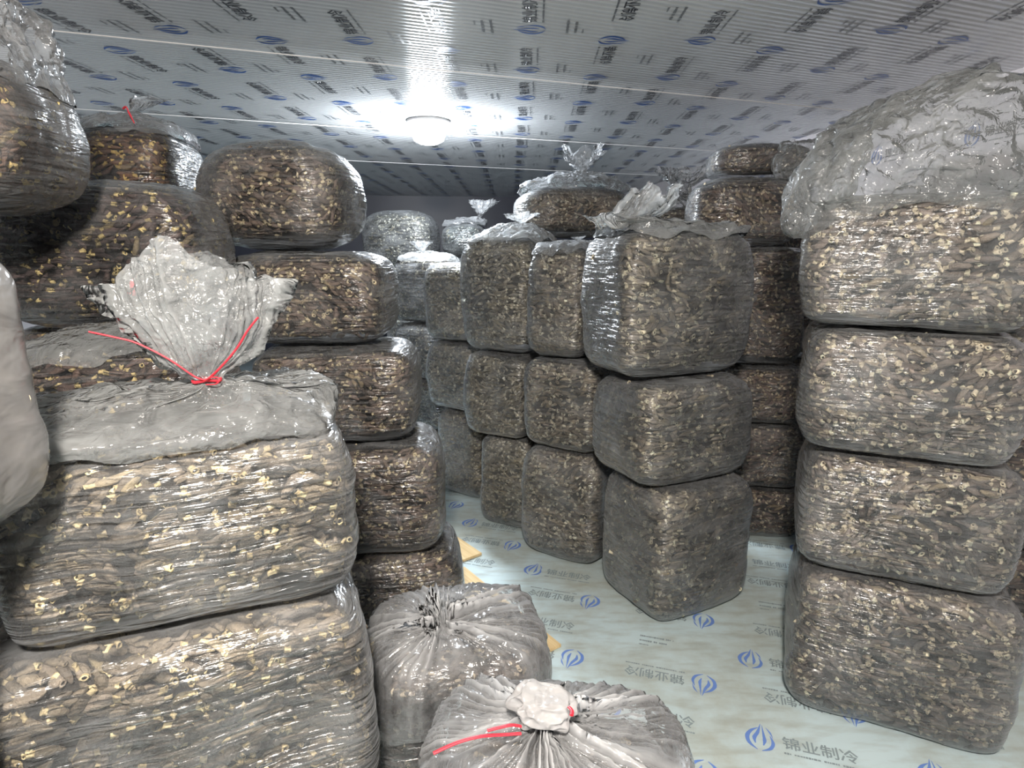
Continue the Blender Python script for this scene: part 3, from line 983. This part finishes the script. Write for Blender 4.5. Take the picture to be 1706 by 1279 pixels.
def ring_tie(nm, cx, cy_, cz, r, rt=0.0028):
    P = [(cx + r * math.cos(t), cy_ + r * math.sin(t), cz + 0.002 * math.sin(3 * t)) for t in np.linspace(0, 2 * PI, 13)]
    V, F = tube(P, rt, 7)
    return link('red_tie', mesh_np('red_tie', V, F, mats=(RED,)), BAGS[nm])


# generic tied top: shoulder, pocket of air, pinch, fan
def tied(nm, mat, pocket=.05, fan_r=.07, fan_h=.09, cx=0., cy_=0., lean=(0, 0), pinch=.014, seed=3, ex=3.0, **kw):
    w, d, h = B[nm][3:6]
    a, b = w / 2, d / 2
    neck(nm, [
        (h - .040, a * .975, b * .975, 0, 0, .0, ex + 1.5),
        (h - .008, a * .90, b * .88, cx * .1, cy_ * .1, .05, ex),
        (h + pocket * .55, a * .58, b * .52, cx * .4, cy_ * .4, .14, 2.4),
        (h + pocket * .9, a * .24, b * .24, cx * .85, cy_ * .85, .35, 2),
        (h + pocket, pinch, pinch, cx, cy_, .30, 2),
        (h + pocket + fan_h * .35, fan_r * .45, fan_r * .35, cx + lean[0] * .3, cy_ + lean[1] * .3, .40, 2),
        (h + pocket + fan_h * .8, fan_r, fan_r * .6, cx + lean[0] * .8, cy_ + lean[1] * .8, .35, 2),
        (h + pocket + fan_h, fan_r * 1.15, fan_r * .7, cx + lean[0], cy_ + lean[1], .35, 2)], mat, seed=seed, **kw)


# near left bag with the red string
h = B['F1'][5]
nk = local('F1', [at(345, 632, .97)])[0]
neck('F1', [
    (h - .030, .250, .182, 0, 0, .0, 5), (h - .002, .256, .186, 0, 0, .02, 4.5), (h + .034, .245, .150, .0, .0, .05, 3.5),
    (h + .050, .15, .085, nk[0] * .5, nk[1] * .5, .16, 2.6), (nk[2] - .008, .05, .032, nk[0], nk[1], .35, 2),
    (nk[2], .019, .016, nk[0], nk[1], .30, 2), (nk[2] + .035, .060, .028, nk[0], nk[1] + .005, .40, 2),
    (nk[2] + .10, .105, .035, nk[0] - .005, nk[1] + .01, .35, 2), (nk[2] + .16, .125, .035, nk[0] - .01, nk[1] + .02, .45, 2),
    (nk[2] + .175, .115, .030, nk[0] - .01, nk[1] + .02, .45, 2)], LOOSE_WHITE, seg=200, steps=12, pleats=16, seed=11, crumple=.009, cfreq=17, jag=.014, crown=.040)
ring_tie('F1', nk[0], nk[1], nk[2], .021)
tie('F1', [at(345, 634, .948), at(325, 628, .94), at(280, 598, .93), at(228, 572, .92), at(190, 562, .91), at(148, 553, .90)])
tie('F1', [at(345, 634, .948), at(368, 612, .945), at(395, 580, .95), at(412, 552, .955), at(430, 529, .96)])
tie('F1', [at(340, 636, .946), at(352, 629, .94), at(366, 631, .94), at(360, 640, .94), at(344, 641, .944)], r=.002)

# near right top bag: huge loose film
h = B['E4'][5]
neck('E4', [
    (h - .06, .266, .222, 0, 0, .0, 6), (h - .02, .282, .235, -.005, 0, .03, 5), (h + .03, .290, .235, -.005, 0, .05, 4), (h + .11, .275, .22, .0, 0, .06, 3.2),
    (h + .18, .245, .19, .02, 0, .08, 2.8), (h + .235, .19, .15, .07, 0, .12, 2.5), (h + .28, .12, .10, .13, 0, .2, 2.2), (h + .30, .02, .02, .16, 0, .2, 2)],
    LOOSE_WHITE, seg=200, steps=12, pleats=9, seed=21, crumple=.022, cfreq=11, droop=.07, name='loose_film')

neck('E4', [
    (h - .135, .020, .012, -.285, -.175, .0, 2), (h - .115, .055, .040, -.280, -.165, .1, 2.4), (h - .04, .080, .062, -.262, -.150, .12, 2.6),
    (h + .05, .085, .070, -.235, -.130, .12, 2.6), (h + .13, .065, .055, -.20, -.10, .12, 2.4), (h + .17, .02, .02, -.18, -.08, .12, 2)],
    LOOSE_WHITE, seg=90, pleats=7, seed=23, crumple=.012, cfreq=16, wave=.0, name='loose_film')

# top left: folded film
h = B['I1'][5]
neck('I1', [
    (h - .09, .250, .18, 0, 0, .0, 4), (h - .02, .242, .175, .0, 0, .04, 3.5), (h + .04, .22, .155, .01, 0, .06, 3), (h + .09, .19, .125, .02, 0, .1, 2.6),
    (h + .13, .13, .09, .03, 0, .15, 2.4), (h + .15, .03, .02, .04, 0, .2, 2)], LOOSE, seg=160, pleats=11, seed=31, crumple=.018, cfreq=14, name='loose_film')
# behind the red-string bag
tied('G1', LOOSE_WHITE, pocket=.035, fan_r=.035, fan_h=.035, cx=.10, cy_=.02, lean=(-.03, -.03), pinch=.012, seed=41, crumple=.006)
kn = at(222, 492, 1.46)
tie('G1', [kn, kn + (.008, -.012, .012), kn + (.012, -.016, .03), kn + (.018, -.012, .045)], r=.006, flat=.4)
tie('G1', [kn + (-.012, -.01, .002), kn + (-.004, -.02, .006), kn + (.010, -.018, .004)], r=.004)
# high at left with the red curl
tied('J1', LOOSE, pocket=.03, fan_r=.05, fan_h=.05, cx=.02, cy_=-.05, lean=(.06, 0), pinch=.015, seed=43, crumple=.008)
kn = at(212, 186, 2.12)
tie('J1', [kn + (-.012, 0, .008), kn + (.004, -.01, .012), kn + (.010, -.01, -.004), kn + (.022, -.02, -.02), kn + (.030, -.02, -.04)], r=.004)
# aisle row necks
tied('Q3', WHITE_FILM, pocket=.025, fan_r=.07, fan_h=.06, cx=.03, cy_=-.10, seed=51, seg=90, crumple=.008)
tied('B3', WHITE_FILM, pocket=.06, fan_r=.08, fan_h=.03, cx=.04, cy_=.0, seed=53, seg=110, crumple=.012)
tied('C3', LOOSE, pocket=.01, fan_r=.03, fan_h=.02, cx=.0, cy_=.05, seed=54, seg=90, crumple=.006)
tied('S1', LOOSE_CLEAR, pocket=.02, fan_r=.10, fan_h=.13, cx=.12, cy_=-.02, lean=(.04, 0), seed=55, seg=90, crumple=.014)
tied('R1', LOOSE, pocket=.06, fan_r=.10, fan_h=.11, cx=.05, cy_=-.02, lean=(.0, 0), seed=57, seg=130, crumple=.016, jag=.05)
tied('T1', LOOSE, pocket=.07, fan_r=.14, fan_h=.12, cx=.0, cy_=.0, lean=(.05, 0), pinch=.06, seed=59, seg=110, crumple=.02)
neck('U5', [
    (-.030, .06, .02, .17, -.235, .0, 2.4), (-.015, .13, .045, .17, -.235, .08, 2.6), (.04, .155, .06, .175, -.230, .12, 2.6),
    (.10, .14, .06, .18, -.215, .14, 2.4), (.145, .09, .05, .15, -.18, .15, 2.2), (.165, .02, .02, .12, -.14, .15, 2)],
    LOOSE_WHITE, seg=110, pleats=9, seed=61, crumple=.013, cfreq=18, wave=.0, name='loose_film')
# centre top bag: neck twisted up from the left corner and leaning right
h = B['D3'][5]
c0 = local('D3', [at(1000, 396, 2.22), at(1030, 372, 2.22), at(1068, 352, 2.26), at(1096, 328, 2.3)])
neck('D3', [
    (h - .035, .266, .182, 0, 0, .0, 6), (h - .006, .262, .180, 0, 0, .03, 5), (h + .012, .18, .13, c0[1][0] * .5, c0[1][1] * .5, .1, 3),
    (h + .022, .075, .06, c0[0][0] * .9, c0[0][1] * .9, .3, 2), (c0[1][2] - .01, .050, .040, c0[1][0], c0[1][1], .30, 2),
    (c0[2][2], .085, .060, c0[2][0], c0[2][1], .32, 2), (c0[3][2] + .02, .085, .07, c0[3][0], c0[3][1], .30, 2)],
    WHITE_FILM, seg=160, pleats=12, seed=63, crumple=.014, cfreq=20, jag=.03)


# radiating folds of the two foreground bags
def radiating(nm, kx, ky, kh, mat, pleats, seed, skirt, fan_r, fan_h, lean, crumple=.004):
    w, d, h = B[nm][3:6]
    a, b = w / 2 + .006, d / 2 + .006
    return neck(nm, [
        (h - skirt, a * 1.01, b * 1.01, 0, 0, .015, 4.5), (h - .04, a * 1.01, b * 1.01, 0, 0, .05, 4.0),
        (h + .004, a * .92, b * .90, kx * .05, ky * .05, .09, 3.2), (h + kh * .40, a * .66, b * .64, kx * .25, ky * .25, .15, 2.6),
        (h + kh * .75, a * .36, b * .36, kx * .6, ky * .6, .26, 2.2), (h + kh * .97, .034, .034, kx * .97, ky * .97, .40, 2),
        (h + kh, .013, .013, kx, ky, .30, 2), (h + kh + fan_h * .45, fan_r * .6, fan_r * .5, kx + lean[0] * .4, ky + lean[1] * .4, .40, 2),
        (h + kh + fan_h, fan_r, fan_r * .7, kx + lean[0], ky + lean[1], .40, 2)],
        mat, seg=300, steps=14, pleats=pleats, pamp=.13, seed=seed, crumple=crumple, cfreq=26, jag=.015)


kM = local('M1', [at(735, 1018, 1.17)])[0]
radiating('M1', kM[0], kM[1], .055, LOOSE_CLEAR, 34, 71, .15, .036, .030, (-.012, .030))
kP = local('P1', [at(905, 1200, .86)])[0]
radiating('P1', kP[0], kP[1], .050, LOOSE_CLEAR, 38, 73, .16, .045, .02, (0, 0))
# the wad of film on the nearest bag
hP = B['P1'][5]
G, GF = GRIDS[44]
u = G / np.linalg.norm(G, axis=1)[:, None]
r = .039 * (1 + .30 * vnoise(u * 1.6 + 5, 3) + .16 * (1 - np.abs(vnoise(u * 2.6 + 1, 8)) * 2) + .05 * vnoise(u * 6, 9))
V = u * r[:, None] * np.array([1.15, 1.0, .72]) + np.array([kP[0], kP[1], hP + .085])
link('film_knot', mesh_np('film_knot', V, GF, mats=(KNOT,)), BAGS['P1'])
tie('P1', [at(868, 1210, .80), at(852, 1208, .795), at(832, 1212, .79), at(812, 1217, .785)], r=.0032, flat=.6)
tie('P1', [at(868, 1222, .79), at(840, 1224, .785), at(800, 1227, .775), at(762, 1237, .765), at(722, 1255, .75)], r=.0032, flat=.6)
tie('P1', [at(948, 1178, .82), at(953, 1184, .81), at(952, 1192, .80)], r=.0032)
